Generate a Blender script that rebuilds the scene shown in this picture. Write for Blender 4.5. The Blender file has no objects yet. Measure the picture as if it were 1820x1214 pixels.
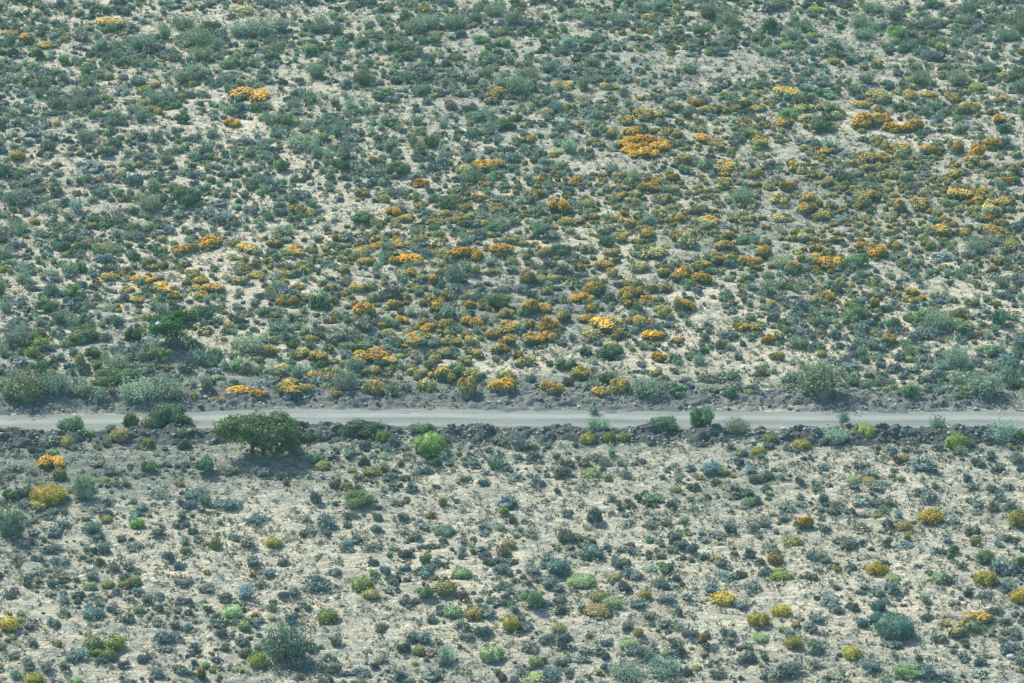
import bpy, math, random
import numpy as np
from mathutils import Vector
C = bpy.context.scene.collection
R = math.radians
# ------------------------------------------------------------------ camera
ELEV, DIST, FOC = R(22), 300.0, 119.0
CAM = np.array([0.0, -DIST*math.cos(ELEV), DIST*math.sin(ELEV)])
cd = bpy.data.cameras.new("camera"); cam = bpy.data.objects.new("camera", cd); C.objects.link(cam)
cam.location = CAM; cam.rotation_euler = (R(90)-ELEV, 0, 0)
cd.sensor_width = 36; cd.lens = FOC; cd.clip_start = 1; cd.clip_end = 9000
bpy.context.scene.camera = cam
# ------------------------------------------------------------------ sky and sun
SUN_EL = R(41); SUN_FROM = np.array([-0.62, 0.785])          # the sun stands up left, beyond the scene
w = bpy.data.worlds.new("World"); bpy.context.scene.world = w; w.use_nodes = True
nt = w.node_tree; sky = nt.nodes.new('ShaderNodeTexSky'); sky.sky_type = 'NISHITA'; sky.sun_disc = False
sky.sun_elevation = SUN_EL; sky.sun_rotation = math.atan2(SUN_FROM[0], SUN_FROM[1]); sky.air_density = 1.0; sky.dust_density = 0.6
bg = nt.nodes['Background']; nt.links.new(sky.outputs[0], bg.inputs[0]); bg.inputs[1].default_value = 0.14
sd = bpy.data.lights.new("sun", 'SUN'); sd.energy = 4.7; sd.angle = R(1.0); sd.color = (1.0, 0.95, 0.77)
sun = bpy.data.objects.new("sun", sd); C.objects.link(sun)
sv = Vector((SUN_FROM[0]*math.cos(SUN_EL), SUN_FROM[1]*math.cos(SUN_EL), math.sin(SUN_EL)))
sun.rotation_euler = sv.to_track_quat('Z', 'Y').to_euler(); sun.location = (-60, 40, 80)
vs = bpy.context.scene.view_settings
vs.view_transform = 'Standard'; vs.look = 'None'; vs.gamma = 1; vs.exposure = 0.72
sc = bpy.context.scene
sc.cycles.max_bounces = 5; sc.cycles.diffuse_bounces = 3; sc.cycles.volume_bounces = 0; sc.cycles.transparent_max_bounces = 4
# ------------------------------------------------------------------ noise
rs = np.random.RandomState(7); random.seed(7)
def _h(ix, iy, s):
    n = (ix.astype(np.int64)*374761393 + iy.astype(np.int64)*668265263 + s*1274126177) & 0x7fffffff
    n = ((n ^ (n >> 13))*1274126177) & 0x7fffffff
    n = ((n ^ (n >> 16))*2246822519 % 2147483647) & 0x7fffffff
    return (n % 100003)/100003.0
def vn(x, y, s=0):
    x = np.asarray(x, float); y = np.asarray(y, float)
    ix = np.floor(x); iy = np.floor(y); fx = x-ix; fy = y-iy
    fx = fx*fx*(3-2*fx); fy = fy*fy*(3-2*fy)
    a = _h(ix, iy, s); b = _h(ix+1, iy, s); c = _h(ix, iy+1, s); d = _h(ix+1, iy+1, s)
    return (a+(b-a)*fx)*(1-fy)+(c+(d-c)*fx)*fy - 0.5
def fbm(x, y, o=4, s=0):
    t = 0; a = 1.0
    for k in range(o):
        t = t + a*vn(np.asarray(x)*2**k, np.asarray(y)*2**k, s+k*17); a *= .5
    return t
def sstep(a, b, x):
    t = np.clip((x-a)/(b-a), 0, 1); return t*t*(3-2*t)
# ------------------------------------------------------------------ photo pixels (1820 wide) <-> ground
FP = 1820*FOC/36
se, ce = math.sin(ELEV), math.cos(ELEV)
def unproj(px, py, z=0.0):
    u = (px-910)/FP; v = (607-py)/FP
    d = np.array([u, ce+v*se, -se+v*ce])
    t = (z-CAM[2])/d[2]
    return CAM+d*t
def proj(x, y, z=0.0):
    dx, dy, dz = x-CAM[0], y-CAM[1], z-CAM[2]
    dep = dy*ce-dz*se; up = dy*se+dz*ce
    return 910+FP*dx/dep, 607-FP*up/dep, dep
# road: far edge of the gravel as a curve over x
_rp = [(-500, 742), (-200, 740), (0, 738), (200, 736.5), (330, 731.5), (450, 727), (600, 725), (900, 727), (1200, 730), (1500, 731), (1820, 731), (2400, 731)]
_rw = np.array([unproj(a, b)[:2] for a, b in _rp])
_rx = np.linspace(_rw[0, 0], _rw[-1, 0], 400)
_ry = np.interp(_rx, _rw[:, 0], _rw[:, 1]); _k = np.hanning(31); _k /= _k.sum()
_ry = np.convolve(np.pad(_ry, 15, 'edge'), _k, 'valid')
ROADW = 4.2
def road_far(x): return np.interp(x, _rx, _ry)
def road_t(x, y): return road_far(x)-y                      # 0 at the far edge, ROADW at the near edge
def ground_z(x, y):
    t = road_t(x, y); off = np.maximum(np.maximum(-t, t-ROADW), 0)
    k = sstep(0.3, 9, off)
    z = k*(1.3*vn(x/38., y/30., 3)+0.35*vn(x/11., y/8., 5))
    far = np.maximum(np.abs(x)-200, 0)+np.maximum(np.abs(y-20)-250, 0)
    z = z+sstep(.2, 3, off)*(0.22*vn(x/2.1+.3*y/2, y/1.3, 9)+0.22*vn(x/.95, y/.8, 12))*(far < 1)
    z = z+0.30*np.exp(-((t+3.2)/1.6)**2)                    # low bank beyond the road
    return z+sstep(0, 2500, far)*40*fbm(x/900., y/900., 3, 40)
def gpt(px, py):
    z = 0.0
    for _ in range(6):
        p = unproj(px, py, z); z = float(ground_z(p[0], p[1]))
    return p[0], p[1], z
# ------------------------------------------------------------------ mesh helpers: everything is (V, F quads, C colour)
def mesh_from(name, V, F, col=None, mats=(), smooth=False, fm=None, uv=None):
    me = bpy.data.meshes.new(name); V = np.asarray(V, np.float32); F = np.asarray(F, np.int32)
    n = F.shape[1]
    me.vertices.add(len(V)); me.vertices.foreach_set('co', V.ravel())
    me.loops.add(F.size); me.loops.foreach_set('vertex_index', F.ravel())
    me.polygons.add(len(F)); me.polygons.foreach_set('loop_start', np.arange(0, F.size, n, dtype=np.int32))
    if fm is not None: me.polygons.foreach_set('material_index', np.asarray(fm, np.int32))
    if smooth: me.polygons.foreach_set('use_smooth', np.ones(len(F), bool))
    if col is not None:
        a = me.color_attributes.new('Col', 'FLOAT_COLOR', 'POINT')
        c = np.ones((len(V), 4), np.float32); c[:, :3] = col; a.data.foreach_set('color', c.ravel())
    if uv is not None:
        l = me.uv_layers.new(name='UVMap'); l.data.foreach_set('uv', np.asarray(uv, np.float32)[F.ravel()].ravel())
    me.update(calc_edges=True); me.validate()
    for m in mats: me.materials.append(m)
    return me
def link(name, me, parent=None, loc=None):
    o = bpy.data.objects.new(name, me); C.objects.link(o)
    if parent: o.parent = parent
    if loc is not None: o.location = loc
    return o
def cat(parts):
    V, F, K = [], [], []; n = 0
    for v, f, c in parts:
        V.append(v); F.append(f+n); K.append(c); n += len(v)
    return np.concatenate(V), np.concatenate(F), np.concatenate(K)
_cs = {}
def cubesphere(n):
    if n in _cs: return _cs[n]
    V = {}; F = []
    def key(p):
        p = tuple(round(c, 5) for c in p)
        if p not in V: V[p] = len(V)
        return V[p]
    g = np.linspace(-1, 1, n+1)
    for ax in range(3):
        for s in (-1, 1):
            for i in range(n):
                for j in range(n):
                    q = []
                    for a, b in ((i, j), (i+1, j), (i+1, j+1), (i, j+1)):
                        p = [0, 0, 0]; p[ax] = s; p[(ax+1) % 3] = g[a]; p[(ax+2) % 3] = g[b]; q.append(key(p))
                    F.append(q if s > 0 else q[::-1])
    P = np.array(list(V.keys())); P /= np.linalg.norm(P, axis=1)[:, None]
    _cs[n] = (P, np.array(F)); return _cs[n]
def unit(v): return v/np.maximum(np.linalg.norm(v, axis=-1, keepdims=True), 1e-9)
def leaves(P, N, size, rr, tone, aspect=1.5, along=None, jit=0.9):
    """one small quad per point; along = direction of the long axis"""
    n = len(P); N = unit(N+jit*rr.normal(size=(n, 3)))
    A = rr.normal(size=(n, 3)) if along is None else along+0.25*rr.normal(size=(n, 3))
    T = unit(A-N*(A*N).sum(1)[:, None]); B = np.cross(N, T)
    s = (size*rr.uniform(.6, 1.35, n))[:, None]
    h, k = T*s*aspect*.5, B*s*.5
    V = np.stack([P-h, P+k*.9-h*.1, P+h, P-k*.9+h*.1], 1).reshape(-1, 3)
    F = np.arange(4*n).reshape(n, 4)
    return V, F, np.repeat(tone, 4, 0)
def tube(pts, rad, tone, n=5):
    pts = np.array(pts, float); V = []; F = []
    for i, p in enumerate(pts):
        d = unit(pts[min(i+1, len(pts)-1)]-pts[max(i-1, 0)]); a = unit(np.cross(d, [.3, .9, .1])); b = np.cross(d, a)
        for k in range(n):
            t = 2*math.pi*k/n; V.append(p+rad[i]*(a*math.cos(t)+b*math.sin(t)))
    for i in range(len(pts)-1):
        for k in range(n): F.append([i*n+k, i*n+(k+1) % n, (i+1)*n+(k+1) % n, (i+1)*n+k])
    V = np.array(V); return V, np.array(F), np.tile(tone, (len(V), 1))
# ------------------------------------------------------------------ materials
def newmat(name):
    m = bpy.data.materials.new(name); m.use_nodes = True; t = m.node_tree
    return m, t, t.nodes['Principled BSDF']
def leafmat(name, rough, transl):
    m, t, b = newmat(name)
    a = t.nodes.new('ShaderNodeAttribute'); a.attribute_name = 'Col'
    oi = t.nodes.new('ShaderNodeObjectInfo')
    mx = t.nodes.new('ShaderNodeMix'); mx.data_type = 'RGBA'; mx.blend_type = 'MULTIPLY'; mx.inputs[0].default_value = 1
    t.links.new(a.outputs['Color'], mx.inputs[6]); t.links.new(oi.outputs['Color'], mx.inputs[7])
    t.links.new(mx.outputs[2], b.inputs['Base Color']); b.inputs['Roughness'].default_value = rough
    b.inputs['Specular IOR Level'].default_value = 0.25
    tr = t.nodes.new('ShaderNodeBsdfTranslucent'); t.links.new(mx.outputs[2], tr.inputs[0])
    ms = t.nodes.new('ShaderNodeMixShader'); ms.inputs[0].default_value = transl
    t.links.new(b.outputs[0], ms.inputs[1]); t.links.new(tr.outputs[0], ms.inputs[2])
    t.links.new(ms.outputs[0], t.nodes['Material Output'].inputs[0])
    return m
M_LEAF = leafmat('foliage', .7, .22); M_BLOOM = leafmat('blossom', .6, .30)
m, t, b = newmat('bark'); nz = t.nodes.new('ShaderNodeTexNoise'); nz.inputs['Scale'].default_value = 9
cr = t.nodes.new('ShaderNodeValToRGB'); cr.color_ramp.elements[0].color = (.05, .042, .034, 1); cr.color_ramp.elements[1].color = (.19, .165, .14, 1)
t.links.new(nz.outputs[0], cr.inputs[0]); t.links.new(cr.outputs[0], b.inputs[0]); b.inputs['Roughness'].default_value = .9; M_BARK = m
def ramp(t, fac, stops):
    c = t.nodes.new('ShaderNodeValToRGB'); e = c.color_ramp.elements
    for i, (p, k) in enumerate(stops):
        el = e[i] if i < 2 else e.new(p)
        el.position = p; el.color = (*k, 1)
    t.links.new(fac, c.inputs[0]); return c.outputs[0]
def noise(t, vec, scale, detail=4, rough=.6):
    n = t.nodes.new('ShaderNodeTexNoise'); n.inputs['Scale'].default_value = scale; n.inputs['Detail'].default_value = detail; n.inputs['Roughness'].default_value = rough
    if vec is not None: t.links.new(vec, n.inputs['Vector'])
    return n.outputs[0]
def mapping(t, scale, rot=(0, 0, 0)):
    tc = t.nodes.new('ShaderNodeTexCoord'); mp = t.nodes.new('ShaderNodeMapping'); mp.inputs['Scale'].default_value = scale; mp.inputs['Rotation'].default_value = rot
    t.links.new(tc.outputs['Object'], mp.inputs[0]); return mp.outputs[0]
def mth(t, op, a, b=None):
    n = t.nodes.new('ShaderNodeMath'); n.operation = op
    for i, x in enumerate((a, b)):
        if x is None: continue
        if isinstance(x, (int, float)): n.inputs[i].default_value = x
        else: t.links.new(x, n.inputs[i])
    return n.outputs[0]
def mixc(t, f, a, b, mode='MIX'):
    n = t.nodes.new('ShaderNodeMix'); n.data_type = 'RGBA'; n.blend_type = mode
    for i, x in ((0, f), (6, a), (7, b)):
        if isinstance(x, (int, float)): n.inputs[i].default_value = x
        elif isinstance(x, tuple): n.inputs[i].default_value = (*x, 1)
        else: t.links.new(x, n.inputs[i])
    return n.outputs[2]
def bump(t, b, h, dist, strength=1):
    n = t.nodes.new('ShaderNodeBump'); n.inputs['Distance'].default_value = dist; n.inputs['Strength'].default_value = strength
    t.links.new(h, n.inputs['Height']); t.links.new(n.outputs[0], b.inputs['Normal'])
# soil: pale sand between grey gravelly soil; how much of each is in the vertex attribute
m, t, b = newmat('soil'); M_SOIL = m
v1 = mapping(t, (1, 1, 1)); v2 = mapping(t, (.55, 1.25, 1), (0, 0, R(28)))
at = t.nodes.new('ShaderNodeAttribute'); at.attribute_name = 'Col'
n1 = noise(t, v2, 1.25, 7, .78); n2 = noise(t, v1, 5.5, 4, .75); n3 = noise(t, v1, .12, 3, .5)
f = mth(t, 'ADD', mth(t, 'MULTIPLY', mth(t, 'SUBTRACT', n1, .5), 2.5), at.outputs['Fac'])
f = mth(t, 'ADD', f, mth(t, 'MULTIPLY', mth(t, 'SUBTRACT', n2, .5), 2.2))
f = mth(t, 'ADD', f, mth(t, 'MULTIPLY', mth(t, 'SUBTRACT', n3, .5), .5))
c1 = ramp(t, f, [(0.0, (.17, .195, .175)), (.34, (.265, .295, .262)), (.62, (.43, .415, .33)), (1.0, (.76, .68, .52))])
vo = t.nodes.new('ShaderNodeTexVoronoi'); vo.inputs['Scale'].default_value = 3.2; t.links.new(v1, vo.inputs[0])
st = ramp(t, vo.outputs['Distance'], [(.0, (1.35, 1.35, 1.35)), (.16, (1.1, 1.1, 1.1)), (.3, (.96, .96, .96))])
t.links.new(mixc(t, .6, c1, st, 'MULTIPLY'), b.inputs[0]); b.inputs['Roughness'].default_value = .95
b.inputs['Specular IOR Level'].default_value = .15
hh = mth(t, 'ADD', noise(t, v1, 3.0, 5, .7), mth(t, 'MULTIPLY', n1, .8)); bump(t, b, hh, .4, 1)
# road gravel: graded, with wheel tracks across the width (UV v in metres from the far edge)
m, t, b = newmat('road_gravel'); M_ROAD = m
uvn = t.nodes.new('ShaderNodeUVMap'); sp = t.nodes.new('ShaderNodeSeparateXYZ'); t.links.new(uvn.outputs[0], sp.inputs[0])
mp = t.nodes.new('ShaderNodeMapping'); mp.inputs['Scale'].default_value = (.09, 1.6, 1); t.links.new(uvn.outputs[0], mp.inputs[0])
n1 = noise(t, mp.outputs[0], 1.6, 4, .6); n2 = noise(t, uvn.outputs[0], 6, 4, .8)
vv = mth(t, 'ADD', mth(t, 'DIVIDE', sp.outputs[1], ROADW), mth(t, 'MULTIPLY', mth(t, 'SUBTRACT', n1, .5), .30))
prof = ramp(t, vv, [(0, (.13, .145, .14)), (.10, (.19, .21, .205)), (.28, (.24, .262, .257)), (.44, (.255, .277, .268)), (.53, (.14, .165, .163)), (.62, (.19, .215, .21)), (.80, (.205, .225, .216)), (1, (.13, .145, .14))])
sp2 = ramp(t, n2, [(.3, (.55, .56, .57)), (.7, (1.35, 1.35, 1.32))])
mp2 = t.nodes.new('ShaderNodeMapping'); mp2.inputs['Scale'].default_value = (.14, .7, 1); t.links.new(uvn.outputs[0], mp2.inputs[0])
pt = ramp(t, noise(t, mp2.outputs[0], 1.0, 5, .7), [(.3, (.70, .72, .73)), (.5, (.93, .93, .92)), (.68, (1.12, 1.10, 1.05))])
t.links.new(mixc(t, .9, mixc(t, .75, prof, sp2, 'MULTIPLY'), pt, 'MULTIPLY'), b.inputs[0]); b.inputs['Roughness'].default_value = .92; bump(t, b, n2, .05, .6)
# dug earth of the banks, and stone
def earth(name, a, c, e):
    m, t, b = newmat(name); v = mapping(t, (1, 1, 1))
    f = noise(t, v, 2.6, 7, .75); t.links.new(ramp(t, f, [(.32, a), (.55, c), (.72, e)]), b.inputs[0])
    b.inputs['Roughness'].default_value = .95; b.inputs['Specular IOR Level'].default_value = .15; bump(t, b, noise(t, v, 6, 5, .8), .12, 1); return m
M_EARTH = earth('dug_earth', (.05, .06, .058), (.095, .11, .106), (.21, .225, .20))
M_BANK = earth('bank_gravel', (.10, .115, .11), (.17, .185, .175), (.32, .33, .29))
m, t, b = newmat('stone'); M_STONE = m
a = t.nodes.new('ShaderNodeAttribute'); a.attribute_name = 'Col'; f = noise(t, mapping(t, (1, 1, 1)), 8, 4, .7)
t.links.new(mixc(t, .7, a.outputs[0], ramp(t, f, [(.3, (.6, .6, .6)), (.7, (1.2, 1.2, 1.2))]), 'MULTIPLY'), b.inputs[0]); b.inputs['Roughness'].default_value = .85
# ------------------------------------------------------------------ ground, road, banks
def G2(px, py, L):
    t = 0
    for (cx, cy, rx, ry, a) in L: t = t+a*np.exp(-((px-cx)/rx)**2-((py-cy)/ry)**2)
    return t
SANDY = [(130, 830, 230, 60, -.50), (500, 830, 150, 50, -.30), (900, 690, 380, 35, -.55), (930, 545, 190, 50, -.40), (300, 700, 330, 40, -.5), (1500, 705, 600, 22, -.45),
         (1050, 790, 900, 22, -.25), (1330, 870, 90, 35, -.25), (900, 150, 330, 90, -.22), (1450, 90, 220, 60, -.15), (650, 600, 170, 40, -.22), (1500, 330, 260, 70, -.25), (1320, 430, 200, 60, -.2),
         (1240, 600, 110, 60, .12), (450, 350, 170, 170, .12), (250, 500, 230, 60, .12), (1020, 425, 110, 40, .14), (1610, 225, 90, 30, .15), (1500, 560, 240, 60, .08),
         (640, 250, 200, 80, .05), (420, 610, 100, 30, .15), (880, 650, 90, 25, .2), (1400, 1050, 500, 140, .10), (620, 1000, 300, 100, .08), (330, 930, 200, 50, .12)]
def sandmap(px, py): return .65-.07*sstep(760, 900, py)+G2(px, py, SANDY)
def graded(lo, hi, step, out):
    c = list(np.arange(lo, hi+1e-6, step)); s = step; x = c[-1]; a = []
    while x < out: s *= 1.25; x += s; a.append(x)
    s = step; x = c[0]; bb = []
    while x > -out: s *= 1.25; x -= s; bb.append(x)
    return np.array(bb[::-1]+c+a)
xs = graded(-74, 74, .26, 4000); ys = graded(-82, 132, .27, 4000)
X, Y = np.meshgrid(xs, ys); Z = ground_z(X, Y)
tt = road_t(X, Y); inr = (tt > -.3) & (tt < ROADW+.3); Z = np.where(inr, np.minimum(Z, 0)-.03, Z)
PX, PY, _ = proj(X, Y, 0); PX = np.clip(PX, -400, 2200); PY = np.clip(PY, -200, 1500)
S = np.clip(sandmap(PX, PY), 0, 1); S = np.where(Y < CAM[1]+20, .5, S)
nx, ny = len(xs), len(ys); idx = np.arange(nx*ny).reshape(ny, nx)
F = np.stack([idx[:-1, :-1], idx[:-1, 1:], idx[1:, 1:], idx[1:, :-1]], -1).reshape(-1, 4)
g = link('ground', mesh_from('ground', np.stack([X, Y, Z], -1).reshape(-1, 3), F, np.repeat(S.reshape(-1, 1), 3, 1), [M_SOIL], True)); g['kind'] = 'structure'
def strip(name, x0, x1, dx, vs_, zf, mat):
    x = np.arange(x0, x1, dx); v = np.array(vs_)
    A, B = np.meshgrid(x, v); yy = road_far(A)-B; z = zf(A, yy, B)
    i = np.arange(A.size).reshape(A.shape)
    F = np.stack([i[:-1, :-1], i[1:, :-1], i[1:, 1:], i[:-1, 1:]], -1).reshape(-1, 4)
    o = link(name, mesh_from(name, np.stack([A, yy, z], -1).reshape(-1, 3), F, None, [mat], True, uv=np.stack([A, B], -1).reshape(-1, 2)))
    o['kind'] = 'structure'; return o
def roadz(x, y, v):
    return .03+.03*fbm(x/3., y/.8, 3, 70)-.05*np.exp(-((v-ROADW*.25)/.35)**2)-.05*np.exp(-((v-ROADW*.72)/.35)**2)-.12*(v > ROADW-.05)-.12*(v < .05)
strip('road', -96, 96, .25, np.linspace(0, ROADW, 24), roadz, M_ROAD)
def clods(x, y, s=0): # heaped lumps: rounded cells
    a = np.abs(fbm(x/1.5, y/1.0, 4, 80+s)); return np.sqrt(np.clip(1-1.9*a, 0, 1))
def nearz(x, y, v):
    u = (v-ROADW+.55+.7*vn(x/1.3, y*0, 96)+.35*vn(x/.45, y*0, 94))/3.7
    amp = .80+.8*vn(x/6.5, y*0, 90)+.9*vn(x/2.3, y*0, 91)+.5*vn(x/.9, y*0, 93)+.30*sstep(-12, -30, x)
    prof = np.sin(np.clip(u, 0, 1)**.75*math.pi)**.8
    return ground_z(x, y)-.18+prof*(np.clip(amp, .3, 1.7)*.9*(.22+.78*clods(x, y)))+.42*fbm(x/.55, y/.45, 3, 95)*prof
strip('near_earth_bank', -80, 80, .13, np.linspace(ROADW-1.0, ROADW+3.1, 42), nearz, M_EARTH)
def farz(x, y, v):
    u = (v+4.2+.9*vn(x/4., y*0, 99))/(4.7+.7*vn(x/1.4, y*0, 89)); prof = np.sin(np.clip(u, 0, 1)*math.pi)**.7
    return ground_z(x, y)-.10+prof*(.10+.42*clods(x, y, 7)*(.6+.8*vn(x/6., y*0, 98)))+.42*fbm(x/.5, y/.45, 3, 97)*prof
strip('far_earth_bank', -90, 90, .15, np.linspace(-4.6, .8, 38), farz, M_BANK)
# ------------------------------------------------------------------ plant prototypes, unit radius 1 in x/y, height 1
def lobes(rr, n, spread=.55, r0=.38, r1=.62, flat=.8):
    L = []
    for i in range(n):
        a = rr.uniform(0, 6.283); d = spread*math.sqrt(rr.uniform(.02, 1)); r = rr.uniform(r0, r1)
        L.append((np.array([d*math.cos(a), d*math.sin(a), rr.uniform(.12, .45)*(1.15-d)]), np.array([r, r*rr.uniform(.8, 1.1), r*flat]), rr.uniform(.78, 1.2)))
    return L
def sample(rr, L, n, lowz=0.0, keep=.88):
    P, N, T = [], [], []; w_ = np.array([l[1][0]**2 for l in L]); w_ /= w_.sum()
    tries = 0
    while len(P) < n and tries < n*8:
        tries += 1
        k = rr.choice(len(L), p=w_); c, r, tn = L[k]; d = unit(rr.normal(size=3))
        if d[2] < -.35: continue
        p = c+r*d*rr.uniform(.86, 1.07)
        if p[2] < lowz: continue
        if any(j != k and (((p-l[0])/l[1])**2).sum() < keep**2 for j, l in enumerate(L)): continue
        P.append(p); N.append(unit(d/r)); T.append(tn)
    return np.array(P), np.array(N), np.array(T)
def cores(rr, L, n, s=.84):
    out = []
    for c, r, tn in L:
        P, F = cubesphere(n); V = P*(1+.12*rr.normal(size=(len(P), 1)))*r*s+c
        V[:, 2] = np.maximum(V[:, 2], -.12); out.append((V, F, np.full((len(V), 3), .85*tn)))
    return out
def tone3(rr, T, sp=.25, warm=.12):
    n = len(T); v = T*rr.uniform(1-sp, 1+sp, n); h = rr.normal(0, warm, n)
    return np.stack([v*(1+h), v, v*(1-h)], 1)
def norm_unit(parts):
    """scale so that the first part spans radius 1 and height 1"""
    V = parts[0][0]; rx = np.percentile(np.abs(V[:, 0]), 98); ry = np.percentile(np.abs(V[:, 1]), 98); h = np.percentile(V[:, 2], 99.5)
    return [(p[0]/np.array([rx, ry, h]), p[1], p[2]) for p in parts]
def proto_low(seed, n=340, nl=5, cn=2, size=.135):
    rr = np.random.RandomState(seed); L = lobes(rr, nl, .6, .3, .52)
    P, N, T = sample(rr, L, n)
    P = P*(1+np.abs(rr.normal(0, .10, (n if len(P) == n else len(P), 1))))
    up = unit(N+np.array([0, 0, .7]))
    return norm_unit([cat([leaves(P, rr.normal(size=P.shape), size, rr, tone3(rr, T, .38, .06), 2.2, up)]+cores(rr, L, cn, .58))])
def proto_twiggy(seed, n=320, size=.09):   # open grey shrub: upright sprays
    rr = np.random.RandomState(seed); nb = 16; out = []
    for i in range(nb):
        a = rr.uniform(0, 6.283); d = rr.uniform(.1, .62); top = np.array([d*math.cos(a), d*math.sin(a), rr.uniform(.6, 1)*(1.12-.5*d)])
        k = n//nb; s = rr.uniform(.3, 1, k)[:, None]; P = top*s+rr.normal(0, .10, (k, 3)); P[:, 2] = np.abs(P[:, 2])
        out.append(leaves(P, rr.normal(size=(k, 3)), size, rr, tone3(rr, np.full(k, rr.uniform(.75, 1.25)), .3), 2.6, unit(top+np.array([0, 0, .3]))[None, :]))
    L = lobes(rr, 3, .3, .3, .4, .8); out += cores(rr, L, 2, .8)
    return norm_unit([cat(out)])
def proto_flower(seed, nleaf=280, nfl=150, cover=.6, nl=6, cn=2, nz_=.52):
    rr = np.random.RandomState(seed); L = lobes(rr, nl, .62, .3, .5, .75)
    P, N, T = sample(rr, L, nleaf)
    fol = cat([leaves(P, N, .14, rr, tone3(rr, T, .38), 1.7)]+cores(rr, L, cn, .82))
    P, N, T = sample(rr, L, int(nfl*3.2), .12)
    pat = vn(P[:, 0]*2.6+seed, P[:, 1]*2.6+P[:, 2]*2, seed)+.5
    ok = (N[:, 2] > nz_) & (pat < cover+.12*rr.normal(size=len(P))) & (rr.uniform(size=len(P)) < .35+N[:, 2])
    P, N, T = P[ok][:nfl], N[ok][:nfl], T[ok][:nfl]
    P = P+N*.06
    fl = leaves(P, N+np.array([0, 0, .8]), .095, rr, tone3(rr, np.clip(T, .85, 1.15), .30, .10), 1.25, jit=.6)
    return norm_unit([fol, fl])
def proto_cushion(seed, n=640, nl=3, size=.12):
    rr = np.random.RandomState(seed)
    L = [(np.array([0, 0, .36]), np.array([.85, .85, .62]), 1.0)]
    for i in range(nl):
        a = rr.uniform(0, 6.283); L.append((np.array([.45*math.cos(a), .45*math.sin(a), .36]), np.array([.5, .5, .5])*rr.uniform(.8, 1.1), rr.uniform(.85, 1.15)))
    P, N, T = sample(rr, L, n)
    b = P*(1+.10*rr.normal(size=(len(P), 1)))*(1+.22*vn(P[:, 0]*2.3+seed, P[:, 1]*2.3, seed))[:, None]
    return norm_unit([cat([leaves(b, N, size, rr, tone3(rr, T*(1+.9*vn(P[:, 0]*4+seed, P[:, 1]*4+P[:, 2]*3, 5)), .32, .09), 1.9, jit=1.0)]+cores(rr, L, 4, .88))])
def proto_bush(seed, n=1100, nb=26, spread=.66, size=.085):
    """tall feathery bush: sprays rising from one base; part 0 leaves, part 1 stems"""
    rr = np.random.RandomState(seed); out = []; st = []
    tips = []
    for i in range(nb):
        a = rr.uniform(0, 6.283); d = spread*math.sqrt(rr.uniform(0, 1)); z = rr.uniform(.5, 1.0)*(1.1-.55*d*d)
        tips.append(np.array([d*math.cos(a), d*math.sin(a), z]))
    for i, tip in enumerate(tips):
        base = np.array([tip[0]*.12, tip[1]*.12, -.06]); mid = (base+tip)/2+np.array([tip[0]*.12, tip[1]*.12, -.04])
        st.append(tube([base, mid, tip], [.022, .014, .006], np.array([.8, .8, .8]), 4))
        k = n//nb; tn = rr.uniform(.7, 1.28); r = rr.uniform(.12, .24)
        s = rr.uniform(0, 1, k)**.6
        q = (1-s)[:, None]**2*base+2*((1-s)*s)[:, None]*mid+(s**2)[:, None]*tip
        P = q+rr.normal(0, 1, (k, 3))*(r*(.35+.65*s))[:, None]; P[:, 2] = np.maximum(P[:, 2], rr.uniform(0, .08, k))
        dirn = unit(tip-base+np.array([0, 0, .4]))
        out.append(leaves(P, rr.normal(size=(k, 3)), size, rr, tone3(rr, np.full(k, tn), .28, .10), 2.2, np.tile(dirn, (k, 1))+.4*rr.normal(size=(k, 3))))
    L = lobes(rr, 4, .34, .22, .34, 1.0); out += cores(rr, L, 3, .85)
    return norm_unit([cat(out), cat(st)])
def proto_round(seed, n=800, nl=9, size=.11): # denser green shrub of rounded clumps, part 1 stems
    rr = np.random.RandomState(seed); L = []
    for i in range(nl):
        a = rr.uniform(0, 6.283); d = .62*math.sqrt(rr.uniform(0, 1)); r = rr.uniform(.24, .4)
        L.append((np.array([d*math.cos(a), d*math.sin(a), rr.uniform(.25, .72)*(1.1-.6*d)]), np.array([r, r, r*.85]), rr.uniform(.72, 1.25)))
    P, N, T = sample(rr, L, n, .02, .8)
    P = P*(1+.07*rr.normal(size=(len(P), 1)))
    st = [tube([np.array([0, 0, -.08]), l[0]*.5+np.array([0, 0, .02]), l[0]], [.03, .02, .01], np.array([.8, .8, .8]), 4) for l in L]
    return norm_unit([cat([leaves(P, N, size, rr, tone3(rr, T, .3, .09), 1.6)]+cores(rr, L, 2, .8)), cat(st)])
PN = {'low': [proto_low(100+i, 360, 3+i % 4) for i in range(9)]+[proto_twiggy(130+i) for i in range(5)],
      'flo': [proto_flower(200+i, 280, 420, 1.0, nz_=.36) for i in range(7)], 'flm': [proto_flower(220+i, 280, 240, .58) for i in range(7)], 'flw': [proto_flower(240+i, 280, 170, .5) for i in range(7)],
      'cus': [proto_cushion(300+i) for i in range(6)], 'bush': [proto_bush(400+i) for i in range(8)], 'rnd': [proto_round(500+i) for i in range(7)],
      'bushL': [proto_bush(440+i, 3400, 44, .7, .048) for i in range(5)], 'rndL': [proto_round(540+i, 2400, 15, .062) for i in range(4)], 'cusL': [proto_cushion(340+i, 2400, 4, .062) for i in range(4)]}
M_OF = {'low': [M_LEAF], 'flo': [M_LEAF, M_BLOOM], 'flm': [M_LEAF, M_BLOOM], 'flw': [M_LEAF, M_BLOOM], 'cus': [M_LEAF], 'bush': [M_LEAF, M_BARK], 'rnd': [M_LEAF, M_BARK], 'bushL': [M_LEAF, M_BARK], 'rndL': [M_LEAF, M_BARK], 'cusL': [M_LEAF]}
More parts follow.
